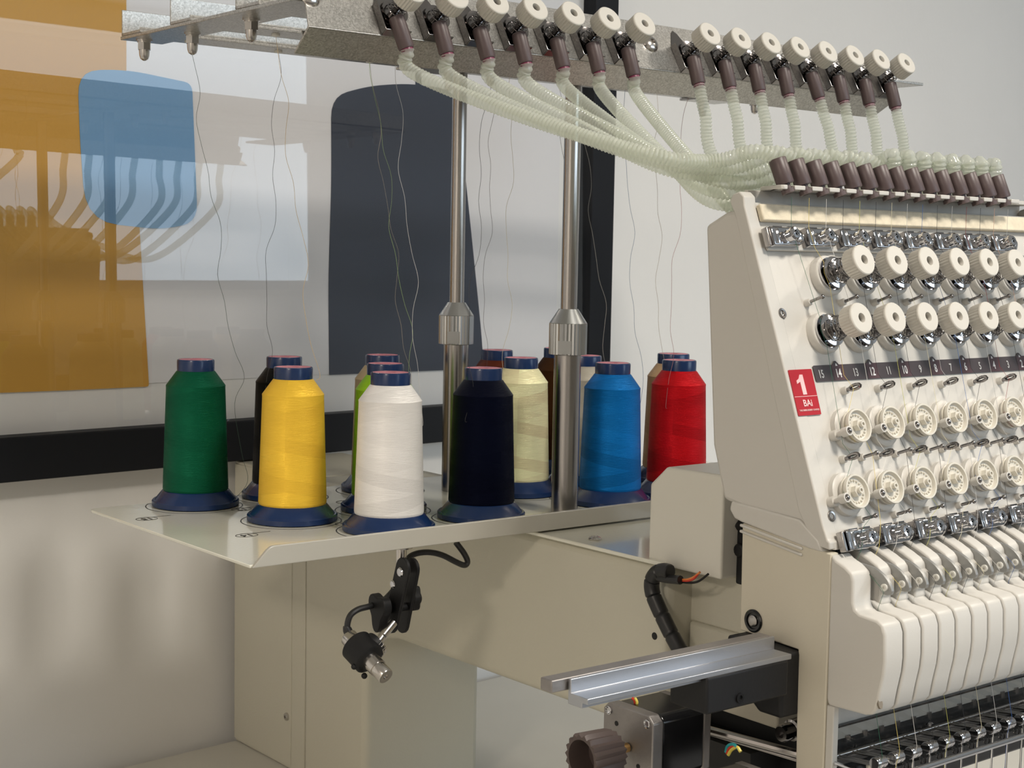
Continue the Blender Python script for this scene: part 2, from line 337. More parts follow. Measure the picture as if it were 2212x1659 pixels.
# inner nose casting and black block below it
m=MB(); m.prism([(1.02,1.113),(1.02,1.17),(.86,1.17),(.86,1.113)],1.030,1.14); m.build('nose_casting',M['cream'],mc,bevel=.004)
m=MB(); m.prism([(1.007,1.088),(1.007,1.116),(.86,1.116),(.86,1.09)],1.026,1.144); m.build('nose_rib',M['cream'],mc,bevel=.003)
m=MB(); m.prism([(1.02,.99),(1.02,1.09),(.93,1.092),(.86,1.088),(.86,.9),(1.0,.9)],1.04,1.16); m.build('carriage_body',M['black'],mc,bevel=.003)
m=MB(); m.prism([(1.0,.80),(1.15,.80),(1.15,1.02),(1.0,1.02)],.9,1.07,axis='y'); m.build('drive_housing',M['blackin'],mc)
# small bright bracket behind the cable
p=PX(1462,1405,1.03); m=MB(); m.box(p+V((0,-.012,-.010)),p+V((.02,.012,.012))); m.build('guide_bracket',M['steel'],mc,bevel=.002)
# control box at the arm end
bx=[(1.0355,1.1706),(1.0352,1.2461),(1.0135,1.265),(.9405,1.266),(.9405,1.1706)]
m=MB(); m.prism(bx,.9975,1.15); cb=m.build('control_box',M['boxwhite'],mc,bevel=.0025,seg=3)
m=MB(); m.box((1.03,.9395,1.175),(1.15,.941,1.21)); m.build('box_opening',M['blackin'],cb)
# black bracket in the gap behind the head
m=MB(); m.box((1.016,.929,1.165),(1.06,.940,1.222)); m.cyl((1.012,.934,1.197),(1.03,.934,1.197),.0065,14); m.cyl((1.016,.934,1.215),(1.04,.934,1.236),.008,12); m.build('hose_bracket',M['black'],mc,bevel=.002)
m=MB(); m.prism(rnd([(.97,.42),(1.62,.42),(1.62,.86),(.97,.86)],.02),.885,.90,axis='z'); m.box((1.20,.5,.7802),(1.5,.80,.885)); m.build('added_shade_plate',M['shade_grey'],mc,bevel=.003)  # made-up grey plate and block, put in for the shadowed area below needles
# spiral wrapped cable
cp=[(1448,1236),(1432,1233),(1416,1240),(1408,1258),(1410,1282),(1421,1310),(1436,1342),(1451,1372),(1468,1402),(1484,1424),(1496,1450)]
pts=catmull([PX(x,y,.983) for x,y in cp],10)
m=MB(); m.tube(pts,.0074,12,rf=lambda i:.0074*(1-.13*(1 if i%14==0 else 0))); m.build('spiral_cable',M['rubber'],mc)
m=MB(); m.tube(catmull([PX(x,y,.982) for x,y in ((1422,1246),(1440,1250),(1470,1253))],6),.0042,10); m.build('cable_sleeve',M['rubber'],mc)
for px,mt in (([(1466,1252),(1485,1252),(1500,1246),(1512,1236)],'wire_orange'),([(1466,1254),(1482,1255),(1497,1251),(1508,1240)],'wire_red'),([(1466,1256),(1490,1259),(1510,1255),(1530,1240)],'black')):
    m=MB(); m.tube(catmull([PX(x,y,.985) for x,y in px],6),.0011,8); m.build('lead_wire',M[mt],mc)
# aluminium slide rail in front of the arm (along X)
m=MB(); m.prism([(.800,1.1386),(.800,1.1430),(.8185,1.1430),(.8185,1.1535),(.8215,1.1535),(.8215,1.1345),(.806,1.1345),(.806,1.1386)],.7145,.934); m.build('slide_rail',M['alu'],mc,bevel=.0006)
m=MB(); m.box((.700,.823,1.1440),(.934,.836,1.1535)); m.build('rail_backing_bar',M['motor'],mc,bevel=.001)
m=MB(); m.prism([(.7992,1.1095),(.7992,1.139),(.806,1.1415),(.84,1.1415),(.84,1.1095)],.8365,.930); sb=m.build('slider_block',M['black'],mc,bevel=.002)
p=PY(1597,1507,.7992); m=MB(); m.rev(p,(0,-1,0),[(.004,0),(.004,.0015),(.0022,.0015),(.0022,.0003)],14); m.build('socket_screw',M['blackgloss'],sb)
# stepper motors
def motor(x,y0,y1,z0,z1,L,knobc=None):
    m=MB(); c=.006; m.prism([(y0+c,z0),(y1-c,z0),(y1,z0+c),(y1,z1-c),(y1-c,z1),(y0+c,z1),(y0,z1-c),(y0,z0+c)],x,x+.012); pl=m.build('motor_flange',M['motor'],mc,bevel=.0012)
    for a,b in ((y0+.007,z0+.007),(y1-.007,z0+.007),(y1-.007,z1-.007),(y0+.007,z1-.007)):
        q=MB(); q.rev((x,a,b),(-1,0,0),[(.0038,-.001),(.0038,.0012),(.0030,.0016),(.0022,.0004),(.0003,.0002)],14); q.build('flange_screw',M['chrome'],pl)
    for a,b in (((y0+y1)/2+.014,(z0+z1)/2+.014),((y0+y1)/2-.014,(z0+z1)/2-.016)):
        q=MB(); q.cyl((x+.002,a,b),(x-.0003,a,b),.0022,12); q.build('flange_hole',M['blackin'],pl)
    m=MB(); m.prism([(y0+c,z0+.001),(y1-c,z0+.001),(y1-.001,z0+c),(y1-.001,z1-c),(y1-c,z1-.001),(y0+c,z1-.001),(y0+.001,z1-c),(y0+.001,z0+c)],x+.012,x+L); m.build('motor_body',M['blackgloss'],mc,bevel=.002)
    m=MB(); m.box((x+L,y0+.002,z0+.002),(x+L+.010,y1-.002,z1-.002)); m.build('motor_end_cap',M['motor'],mc,bevel=.002)
motor(.87,.8915,.953,1.018,1.0785,.062)
kc=V((.815,.905,1.062)); kd=V((-1,0,0))
m=MB(); m.cyl((.869,.921,1.0455),(.84,.921,1.0455),.0042,14); sh=m.build('motor_shaft',M['brass'],mc)
m=MB(); kx=.815; m.rev((.857,.921,1.0455),(-1,0,0),[(.010,0),(.018,.004),(.0205,.012),(.0215,.038),(.0205,.040),(.0160,.040),(.0155,.018),(.001,.018)],36,rib=(18,.0026,.0175)); m.build('hand_knob',M['brownknob'],mc)
p=V((.868,.868,1.028))
def motor2():
    x=.865; y0,y1=.795,.853; z1=1.043; z0=.985
    motor(x,y0,y1,z0,z1,.06)
motor2()
for px,mt,r in (([(1568,1625),(1572,1612),(1584,1608),(1596,1618)],'wire_teal',.0014),([(1570,1628),(1576,1616),(1588,1611),(1598,1620)],'wire_red',.0012),([(1573,1631),(1580,1620),(1592,1614),(1600,1624)],'wire_yel',.0014)):
    m=MB(); m.tube(catmull([PX(x,y,.90) for x,y in px],6),r,8); m.build('lead_wire',M[mt],mc)
for px,mt in (([(1366,1508),(1371,1514),(1372,1524)],'wire_red'),([(1372,1508),(1376,1516),(1375,1524)],'wire_yel')):
    m=MB(); m.tube(catmull([PX(x,y,.888) for x,y in px],6),.0012,8); m.build('lead_wire',M[mt],mc)
p=PX(1703,1580,.985); m=MB()
m.rev(p,(-1,0,-.05),[(.0095,-.02),(.0095,-.004),(.0075,-.003),(.0078,.008),(.0065,.010),(.0035,.010),(.0035,.005),(.0003,.005)],20)
m.build('carriage_bolt',M['dark'],mc)
m=MB(); m.box((1.0,.87,1.05),(1.1,.99,1.088)); m.build('beige_bracket',M['beige'],mc,bevel=.002)
m=MB(); m.cyl((.93,.99,1.052),(1.02,.80,1.03),.004,10); m.cyl((.95,.99,1.045),(1.03,.80,1.02),.003,10); m.build('feed_shaft',M['dark'],mc)
# ------------------------------------------------------------------ thread stand: rack plate, poles, bars and guide rail
ts=thing('thread_stand',(1.0675,1.34,1.177),'cream thread rack with two steel poles and galvanised tension rail above the machine','thread stand')
m=MB(); m.prism(rnd([(.656,1.190,0),(1.52,1.190,0),(1.52,1.545,.012),(.656,1.545,.012)],.01),1.177,1.180,axis='z'); rk=m.build('rack_plate',M['creamrack'],ts,bevel=.0008)
m=MB(); m.prism([(.657,1.1775),(1.518,1.1775),(1.518,1.1958),(.680,1.1958),(.6755,1.195),(.6715,1.192)],1.1865,1.1905,axis='y'); m.build('front_lip',M['lip'],ts,bevel=.0009)
# poles
for nm,X,Y in (('pole',1.069,1.242),('pole',1.066,1.44)):
    m=MB(); m.cyl((X,Y,1.1802),(X,Y,1.356),.0146,32); pl=m.build('lower_pole',M['steel'],ts)
    m=MB(); m.cyl((X,Y,1.35),(X,Y,1.679),.0086,24); m.build('upper_pole',M['steel'],ts)
    m=MB(); m.rev((X,Y,1.3545),(0,0,1),[(.0150,-.001),(.0205,0),(.0206,.033)],64,rib=(32,.0009,.018)); 
    m.rev((X,Y,1.3545),(0,0,1),[(.0200,.033),(.0203,.0335),(.0105,.0485),(.0088,.0485)],32); c_=m.build('clamp_collar',M['collar'],ts)
    v_=(CAM-V((X,Y,1.37))); v_.z=0; v_.normalize(); s_=V((-v_.y,v_.x,0)); q=V((X,Y,1.3555))+v_*.0166-s_*.0
    mx=frame(q,s_,V((0,0,1)),v_*1.0); m=MB(); m.box((-.0105,.000,0),(.0035,.014,.0043),mx); m.build('wrench_flat',M['collar'],c_)
# side/centre plates, longitudinal bars
def plate(x0,x1,y0=1.19,y1=1.549):
    m=MB(); m.box((x0,y0,1.6795),(x1,y1,1.683)); return m.build('cross_plate',M['galv'],ts,bevel=.0005)
def acorn(p,parent):
    m=MB(); m.rev(p,(0,0,-1),[(.0085,0),(.0085,.0022),(.0072,.0024),(.0072,.0035)],18); m.rev(p+V((0,0,-.0035)),(0,0,-1),[(.0072,0),(.0072,.0075)],6); m.rev(p+V((0,0,-.011)),(0,0,-1),[(.0056,0),(.0052,.006),(.004,.0095),(.0015,.0112),(.0003,.0114)],16)
    m.rev(p+V((0,0,.0068)),(0,0,1),[(.0082,0),(.0078,.0018),(.005,.0042),(.001,.005)],18); return m.build('acorn_nut',M['bolt'],parent)
for x0,x1,xs in ((.697,.745,(.713,.727,.723)),(1.05,1.135,(1.112,1.112,1.105)),(1.53,1.60,(1.552,1.568,1.575))):
    pp=plate(x0,x1)
    for (y),xx in zip((1.525,1.442,1.312),xs): acorn(V((xx,y,1.6795)),pp)
BY=(1.546,1.432,1.296)
for k,Y in enumerate(BY):
    m=MB(); m.box((.697,Y-.002,1.6832),(1.60,Y,1.7105)); m.box((.697,Y-.045,1.6832),(1.60,Y,1.6862)); m.box((.697,Y-.045,1.6862),(1.60,Y-.0435,1.6885)); b=m.build('eyelet_bar',M['galv'],ts,bevel=.0004)
CONES={'green':(.764,1.507),'black':(.874,1.507),'tan':(.996,1.490),'brown':(1.1815,1.509),'darkbrown':(1.285,1.510),
 'yellow':(.8054,1.370),'lime':(.9214,1.3726),'cream':(1.1196,1.384),'silver':(1.218,1.383),'tan2':(1.349,1.364),
 'white':(.8574,1.2676),'navy':(.9810,1.2755),'blue':(1.1640,1.2735),'red':(1.2720,1.2760)}
eyes={}
for k,(x,y) in CONES.items():
    Y=min(BY,key=lambda b:abs(b-y)); p=V((x,Y-.022,1.6862)); eyes[k]=p
    m=MB(); m.rev(p+V((0,0,.0015)),(0,0,-1),[(.0032,0),(.0045,.0006),(.0045,.0066),(.0032,.0072)],14); m.build('eyelet',M['eye'],ts)
# guide rail with sloped front
RA=V((.7,1.17,1.655)); RU=V((0,.5,.866)); RN=V((0,-.866,.5)); RX=V((1,0,0))
m=MB(); T=.002
fr=frame(RA,RX,RU,RN)
xl,xr=.001,.822
m.prism([(xl,0),(xr,0),(xr-.012,.058),(xl+.010,.064)],-T,0,fr,'z')
m.prism([(xl,0),(xr,0),(xr-.001,-.040),(xl+.006,-.040)],0,.002,fr@Matrix(((1,0,0,0),(0,0,1,0),(0,1,0,0),(0,0,0,1))),'z')
m.box((xl+.02,0,-.040),(xr-.02,.026,-.038),fr)
m.build('guide_rail',M['galv'],ts,bevel=.0006)
GX0,GP=.7925,.04738; slots=[i for i in range(16) if i!=7]
for s_,X in ((.5,.712),(7,None),(16,None)):
    X=X or (GX0+GP*7+.002 if s_==7 else 1.512); q=RA+RU*.033; q.x=X
    if s_==16: q=RA+RU*.012; q.x=1.517
    m=MB(); m.rev(q,RN,[(.0105,0),(.0098,.0018),(.0065,.0045),(.003,.0055),(.0028,.003),(.0003,.003)],24); m.build('pan_screw',M['bolt'],ts)
# one tension guide in local axes: x along rail, y up the slope, z outward
def spring(m,r0,r1,z0,z1,turns,wr=.0005,n=14):
    pts=[]; N=int(turns*n)
    for i in range(N+1):
        t=i/N; a=2*PI*turns*t; r=r0+(r1-r0)*t; pts.append((r*math.cos(a),r*math.sin(a),z0+(z1-z0)*t))
    m.tube(pts,wr,5)
def knob_mb(z0,z1,r):
    m=MB(); n=60; m.lathe([(r*.9,z0),(r*.98,z0+.0008),(r,z0+.0015),(r,z1-.002)],n,None,True,False,rib=(30,.0010,r*.97))
    m.lathe([(r,z1-.002),(r*.985,z1-.0007),(r*.93,z1),(r*.31,z1),(r*.28,z1-.0010),(r*.28,z1-.006)],n//2,None,False,False); return m
def guide_local():
    m=MB()
    m.prism([(-.0155,-.020),(.012,-.020),(.012,.012),(.002,.030),(-.003,.034),(-.0065,.030),(-.0155,.010)],0,.001,None,'z')
    m.box((-.0155,-.021,0),(-.0143,.012,.009)); m.box((-.0155,-.021,0),(.012,-.0198,.010))
    base=m.build('guide_bracket',M['dark'],None,Matrix.Identity(4),bevel=.0004)
    m=MB(); m.lathe([(.0125,.004),(.0138,.0055),(.0138,.0075),(.010,.0068),(.006,.006),(.006,.0088),(.011,.0085),(.0132,.0100),(.0132,.0112),(.008,.0100),(.004,.0098)],26); m.lathe([(.0138,.0012),(.0142,.002),(.0138,.0042)],26); m.build('tension_disc',M['dark'],base,Matrix.Identity(4))
    m=MB(); spring(m,.0088,.0060,.011,.030,5); m.lathe([(.0034,.009),(.0034,.0350)],12); m.build('coil_spring',M['dark'],base,Matrix.Identity(4))
    m=knob_mb(.0275,.044,.0140); m.build('tension_knob',M['knob'],base,Matrix.Identity(4))
    m=MB(); m.lathe([(.0039,.0378),(.0039,.0382)],14); m.lathe([(.0020,.0382),(.0018,.0400)],10); m.build('dark_hole_post',M['blackgloss'],base,Matrix.Identity(4))  # black disc paints the darkness inside the knob hole; the stub is the post
    m=MB(); d=V((0,-.975,-.22)).normalized(); o=V((-.0045,-.010,.0145))
    m.rev(o,d,[(.0066,0),(.0074,.001),(.0075,.029),(.0066,.0305)],20); m.build('hose_sleeve',M['brown'],base,Matrix.Identity(4))
    m=MB(); m.rev(o+d*.0303,d,[(.0058,0),(.0060,.0025),(.005,.003)],18); m.build('hose_ring',M['purple'],base,Matrix.Identity(4))
    return base
g0=guide_local(); g0.parent=ts; tl=V(ts.location)
def rmx(X,s=.021,rz=0): o=RA+RU*s; o.x=X; return frame(o-tl,RX,RU,RN)@Matrix.Rotation(rz,4,'Z')
TUBE0=[]
rots=[.20,.12,.14,.08,.08,.06,.06, .02,.04,.0,.0,.16,.02,0,.04]
for n_,i in enumerate(slots):
    mx=rmx(GX0+GP*i,.021)
    rz=rots[n_]
    rm=Matrix.Translation(V((-.0045,-.010,.0145)))@Matrix.Rotation(rz,4,'Z')@Matrix.Translation(V((.0045,.010,-.0145)))
    if n_==0: g0.matrix_basis=mx; g=g0
    else: g=dup(g0,ts,mx)
    for k_ in g.children:
        if k_.name.startswith('hose'): k_.matrix_basis=rm
    wm=Matrix.Translation(tl)@mx@rm; dl=V((0,-.975,-.22)).normalized(); TUBE0.append((wm@(V((-.0045,-.010,.0145))+dl*.0315),(wm.to_3x3()@dl).normalized()))
# printed rings and numbers on the rack plate
num={'green':'15','yellow':'14','white':'13','black':'12','lime':'11','navy':'10','tan':'9','cream':'8','blue':'7','brown':'6','silver':'5','red':'4'}
for k,(x,y) in CONES.items():
    m=MB(); cx,cy=x-.003,y-.003; R=.0525; n=48; vs=[];fs=[]
    for i in range(n+1):
        a=2*PI*i/n
        yy=cy+R*math.sin(a)
        for rr in (R,R-.0013): vs.append((cx+rr*math.cos(a),min(cy+rr*math.sin(a),1.543),1.18015))
    for i in range(n): fs.append((2*i,2*i+1,2*i+3,2*i+2))
    m.add(vs,fs)
    ox,oy=cx-.079,cy-.049; 
    if ox-.012>.657:
        m.tube([(ox+.0115*math.cos(2*PI*i/24),oy+.0085*math.sin(2*PI*i/24),1.1801) for i in range(24)],.00035,4,closed=True)
        m.box((ox+.0075,oy+.006,1.1801),(ox+.030,oy+.0072,1.1802),None)
    m.build('printed_ring',M['lineprint'],rk,flat=True)
    if k in num and ox-.012>.663: text(num[k],.013,M['lineprint'],rk,frame(V((ox,oy,1.1802))-wloc(rk),V((-1,0,0)),V((0,-1,0)),V((0,0,1))))
# ------------------------------------------------------------------ needle head
hd=thing('needle_head',(1.16,.86,1.16),'white needle head with rows of tension knobs, numbered strip and red badge','sewing machine head')
HA=V((.95,.886,1.516)); HS=V((0,-.3493,-.937)); HN=V((0,-.937,.3493)); HU=-HS; hl=V(hd.location)
HR=1.385
def H(X,s,off=0): o=HA+HS*s+HN*off; return V((X,o.y,o.z))
def hmx(X,s,off=0,local=True): o=H(X,s,off); return frame(o-hl if local else o,RX,HU,HN)
prof=[(.928,1.488),(.904,1.4995),(.892,1.5015),(.8865,1.492),(.868,1.440),(.806,1.258),(.8,1.236),(.897,1.254),(.912,1.3)]
m=MB(); m.prism(prof,.9515,HR-.0015); m.build('head_shell',M['white'],hd,bevel=.004,seg=3)
# front cover: side rim profile, panel recessed between rims at the top
pn=[H(0,s,o) for s,o in ((.003,-.012),(0.0,-.008),(.0,-.003),(.003,0),(.300,0),(.3065,-.002),(.300,-.022),(.285,-.012))]
rim=[(.892,1.4965),(.899,1.508),(.896,1.514),(.888,1.5165),(.8825,1.512)]+[(p.y,p.z) for p in (H(0,.012,0),H(0,.285,0),H(0,.298,.001))]+[(.7785,1.236),(.7785,1.2295),(.795,1.2315),(.812,1.256)]
for xa_,xb_ in ((.950,.9645),(HR-.0145,HR)):
    m=MB(); m.prism(rim,xa_,xb_); m.build('side_rim',M['white'],hd,bevel=.0035,seg=3)
pnl=[(p.y,p.z) for p in (H(0,.008,-.012),H(0,.008,-.0015),H(0,.285,0),H(0,.298,0))]+[(.7785,1.236),(.7785,1.2295),(.795,1.2315),(.812,1.256)]
m=MB(); m.prism(pnl,.9600,HR-.0100); pan=m.build('front_panel',M['white'],hd,bevel=.001)
# comb shelf with notches at the top for the brown sockets
TP=.0224; SX0=.981
m=MB(); zs0,zs1=1.5185,1.5222
m.prism([(.999,.900),(HR-.01,.900),(HR-.01,.874),(.999,.874)],zs0,zs1,axis='z')
m.prism([(.989,.900),(1.0,.900),(1.0,.874),(.9765,.874),(.9765,.858),(.9725,.8582),(.9705,.8605),(.9715,.865)],zs0,zs1,axis='z')
for i in range(15): m.box((SX0+TP*i+.0045,.858,zs0),(SX0+TP*i+TP-.0045,.8745,zs1))
m.prism([(.897,1.490),(.901,1.490),(.901,1.5186),(.897,1.5186)],.97,HR-.012)
m.build('comb_shelf',M['white'],hd,bevel=.0006)
m=MB(); so=V((0,.867,1.5222)); sd=V((.18,-.30,-.937)).normalized()
TUBE1=[]
for i in range(15):
    c=V((SX0+TP*i,.864,1.5215)); m=MB()
    m.rev(c-sd*.024,sd,[(.0072,0),(.0076,.0006),(.0076,.0215),(.0072,.0225)],20)
    m.rev(c-sd*.002,sd,[(.0038,0),(.0038,.0045),(.0056,.0048),(.0056,.0085),(.0035,.0088),(.0018,.0065)],16)
    o=m.build('hose_socket',M['brown'],hd); TUBE1.append((c-sd*.0242,-sd))
# felt strip
m=MB(); mx=frame(H(0,0,0),RX,HS,HN); m.box((.9635,.0120,0),(HR-.018,.0268,.0055),mx); m.build('felt_strip',M['felt'],hd,bevel=.0012)
# backing strips for the chrome guides
m=MB(); m.box((.963,.0335,0),(HR-.018,.0525,.003),mx); m.build('guide_backing',M['white'],hd,bevel=.001)
def chrome_unit(name):
    b=MB(); w2=.0200
    P_=[(-w2,-.0082),(w2*.55,-.0082),(w2*.86,-.006),(w2*.97,-.002),(w2*.97,.002),(w2*.86,.006),(w2*.55,.0082),(-w2,.0082)]
    b.prism(P_,0,.0075,None,'z'); base=b.build(name,M['chrome'],None,Matrix.Identity(4),bevel=.0012)
    b=MB(); b.rev((-.0135,-.0070,.0052),(0,1,0),[(.0030,0),(.0034,.0006),(.0034,.0134),(.0030,.014)],14); b.build('guide_roller',M['chrome'],base,Matrix.Identity(4))
    b=MB(); b.rev((.0125,0,.0060),(0,0,1),[(.0062,0),(.0058,.0022),(.0040,.0036),(.0003,.0042)],20); b.build('guide_lobe',M['chrome'],base,Matrix.Identity(4))
    b=MB(); b.lathe([(.0058,.0070),(.0052,.0080),(.0050,.0125),(.0060,.0130),(.0060,.0146),(.0046,.0162),(.0022,.0165),(.0018,.0150),(.0003,.0150)],18); b.box((-.0028,-.0005,.0152),(.0028,.0005,.0171)); b.box((-.0005,-.0028,.0152),(.0005,.0028,.0171)); b.build('guide_screw',M['chrome'],base,Matrix.Identity(4))
    b=MB(); b.box((-w2-.0014,-.008,0),(-w2-.0002,.008,.0078)); b.box((-.015,.0078,.001),(-.004,.0094,.006)); b.box((.004,.0078,.001),(.012,.0094,.006)); b.build('spring_clip',M['dark'],base,Matrix.Identity(4))
    return base
cu0=chrome_unit('thread_guide'); cu0.parent=hd
for r_,(s,x0,off) in enumerate(((.0425,.9835,.003),(.3015,.985,.002))):
    for i in range(8 if r_==0 else 8):
        mx_=hmx(x0+.0449*i,s,off)
        if r_==0 and i==0: cu0.matrix_basis=mx_
        else: dup(cu0,hd,mx_)
for s in (.0425,.3015):
    b=MB(); b.box((.9590,s-.0082,.003),(.9622,s+.0082,.0095),mx); b.build('guide_end_plate',M['steel'],hd,bevel=.0008)
# lower guide row carrier lip
b=MB(); b.prism([(.7780,1.2290),(.7785,1.2345),(.79,1.2345),(.81,1.229)],.9560,HR-.004); b.build('lower_lip',M['white'],hd,bevel=.0006)
# tension assemblies
def tension_unit():
    b=MB(); b.lathe([(.0180,-.001),(.0178,.0050),(.0170,.0062)],36); base=b.build('tension_boss',M['white'],None,Matrix.Identity(4))
    b=MB(); b.lathe([(.0145,.0062),(.0148,.0075),(.0148,.0086),(.011,.0080),(.0050,.0100),(.0050,.0115),(.0100,.0125),(.0138,.0118),(.0142,.0128),(.0100,.0142),(.0048,.0150)],32); b.build('tension_disc',M['chrome'],base,Matrix.Identity(4))
    b=MB(); spring(b,.0112,.0072,.0150,.0310,5,.00050); b.lathe([(.0034,.012),(.0034,.0350)],12); b.build('coil_spring',M['dark'],base,Matrix.Identity(4))
    b=knob_mb(.0300,.0445,.0134); b.build('tension_knob',M['knob'],base,Matrix.Identity(4))
    b=MB(); b.lathe([(.0037,.0385),(.0037,.0388)],14); b.lathe([(.0020,.0388),(.0018,.0405)],10); b.build('dark_hole_post',M['blackgloss'],base,Matrix.Identity(4))  # post tip, plus a black disc whose colour supplies the shade in the hole
    return base
tu0=tension_unit(); tu0.parent=hd
KX1,KX2=1.0300,1.0070
first=True
for s,x0,n in ((.0748,KX1,7),(.1258,KX2,8)):
    for i in range(n):
        mx_=hmx(x0+.0448*i,s)@Matrix.Rotation(.5*i+s*20,4,'Z')
        if first: tu0.matrix_basis=mx_; first=False
        else: dup(tu0,hd,mx_)
# small posts between the two knob rows
def pin(L=.0135,r=.0014):
    b=MB(); b.lathe([(.0033,-.001),(.0031,.0035),(.0028,.0045)],14); base=b.build('pin_base',M['white'],None,Matrix.Identity(4))
    b=MB(); b.lathe([(r,.004),(r,.0040+L)],10); b.ball((0,0,.0040+L),.0021,12); b.build('guide_pin',M['dark'],base,Matrix.Identity(4)); return base
pin0=pin(); pin0.parent=hd; pf=True
for s,x0,n in ((.0985,.998,8),(.2345,1.0165,8),(.2855,.9955,8)):
    for i in range(n):
        mx_=hmx(x0+.0448*i,s)
        if pf: pin0.matrix_basis=mx_; pf=False
        else: dup(pin0,hd,mx_)
def hook():
    b=MB(); b.lathe([(.0036,-.001),(.0033,.0035),(.003,.0045)],14); base=b.build('hook_base',M['white'],None,Matrix.Identity(4))
    b=MB(); n=14; pts=[]
    for i in range(n): a=2*PI*i/n; pts.append((0,.0019*math.sin(a),.0125+.0062*math.cos(a)))
    b.tube(pts,.0014,6,closed=True); b.lathe([(.0017,.004),(.0019,.0085)],10); b.build('hook_loop',M['dark'],base,Matrix.Identity(4)); return base
hk0=hook(); hk0.parent=hd; hf=True
for s,x0,n in ((.1765,1.0165,7),(.2345,.9925,8)):
    for i in range(n):
        mx_=hmx(x0+.0448*i,s)
        if hf: hk0.matrix_basis=mx_; hf=False
        else: dup(hk0,hd,mx_)
# thread break wheels
def wheel():
    b=MB(); b.lathe([(.0182,-.001),(.0180,.0045),(.0165,.0055),(.0125,.0058),(.0125,.0115)],36); base=b.build('wheel_boss',M['white'],None,Matrix.Identity(4))
    b=MB(); b.lathe([(.0132,.0085),(.0140,.0090),(.0140,.0102),(.0128,.0106),(.0128,.0122),(.0142,.0128),(.0145,.0142),(.0141,.0158),(.0126,.0158),(.0115,.0128),(.0058,.0115),(.0048,.0118)],40)
    for k in range(18): a=2*PI*k/18; b.ball((.0093*math.cos(a),.0093*math.sin(a),.0128),.0010,6)
    b.build('check_wheel',M['ivory'],base,Matrix.Identity(4))
    b=MB(); b.lathe([(.0050,.0112),(.0048,.0165)],6); b.lathe([(.0026,.0165),(.0026,.0195),(.0014,.0195),(.0014,.0175)],16); b.build('wheel_hub',M['ivory'],base,Matrix.Identity(4))
    b=MB(); b.lathe([(.0046,-.001),(.0044,.006)],16,Matrix.Translation((-.0185,-.0045,0))); b.lathe([(.0022,.006),(.0022,.0115),(.0040,.0118),(.0040,.0185),(.0030,.0187),(.0026,.0180)],16,Matrix.Translation((-.0185,-.0045,0))); b.build('spring_post',M['white'],base,Matrix.Identity(4))
    b=MB(); b.ball((-.0185,-.0045,.0180),.0025,12); b.build('post_ball',M['dark'],base,Matrix.Identity(4)); return base
wh0=wheel(); wh0.parent=hd; wf_=True
for s,x0,n in ((.2105,1.0070,7),(.2645,.9840,8)):
    for i in range(n):
        mx_=hmx(x0+.0448*i,s-.0010)
        if wf_: wh0.matrix_basis=mx_; wf_=False
        else: dup(wh0,hd,mx_)
for X,s in ((.9640,.1072),(.9630,.2791)):
    b=MB(); b.rev(H(X,s,-.001),HN,[(.0046,0),(.0046,.0015),(.0040,.0020),(.0026,.0018),(.0022,.0004),(.0003,.0003)],18); b.build('panel_screw',M['steel'],hd)
# numbered strip
b=MB(); n15=.9926; top=.1532; bot=.1672; x1=n15+TP*14+.008
pts=[(.9850,-bot+.001),(.9862,-bot),(x1,-bot),(x1,-top)]
for k in range(13,0,-2):
    xc=n15+TP*k-.0005; pts+=[(xc+.0042,-top),(xc+.0008,-top+.0032),(xc-.0008,-top+.0032),(xc-.0042,-top)]
pts+=[(.9862,-top),(.9850,-top-.001)]
mxs=frame(H(0,0,0),RX,HU,HN)
b.prism(pts,0,.0006,mxs,'z'); st=b.build('number_strip',M['strip'],hd,flat=True)
for k in range(1,15,2):
    xc=n15+TP*k; b=MB(); b.box((xc-.0065,-bot+.0002,.0005),(xc+.0085,-top-.0002,.0008),mxs); b.build('tinted_cell',M['strip2'],st,flat=True)
for k in range(15):
    xc=n15+TP*k; ev=k%2
    text(str(15-k),.0104 if ev else .0098,M['whiteprint' if ev else 'greyprint'],st,hmx(xc,.1612,.0009),sx=.72)
    if ev: b=MB(); b.prism([(xc-.0018,-top-.0012),(xc+.0010,-top-.0012),(xc-.0004,-top+.0012)],.0006,.0009,mxs,'z'); b.build('pointer_mark',M['whiteprint'],st,flat=True)
# red badge
b=MB(); b.prism(rnd([(.9525,-.1950),(.9805,-.1950),(.9820,-.1560),(.9533,-.1560)],.001),0,.0009,mxs,'z'); bd=b.build('badge',M['red'],hd,flat=True)
b=MB(); b.prism([(.9688,-.1775),(.9640,-.1775),(.9640,-.1665),(.9598,-.1682),(.9598,-.1655),(.9630,-.1638),(.9652,-.1605),(.9688,-.1605)],.0009,.0012,mxs,'z'); b.build('badge_numeral',M['pink'],bd,flat=True); text('BAi',.0078,M['pink'],bd,hmx(.9668,.1850,.0012),'badge_wordmark'); text('THE EMBROIDERY CHOICE',.0020,M['pink'],bd,hmx(.9668,.1908,.0012),'badge_small_print')
b=MB(); b.box((.9530,-.1792,.0009),(.9808,-.1788,.0011),mxs); b.build('badge_line',M['pink'],bd,flat=True)
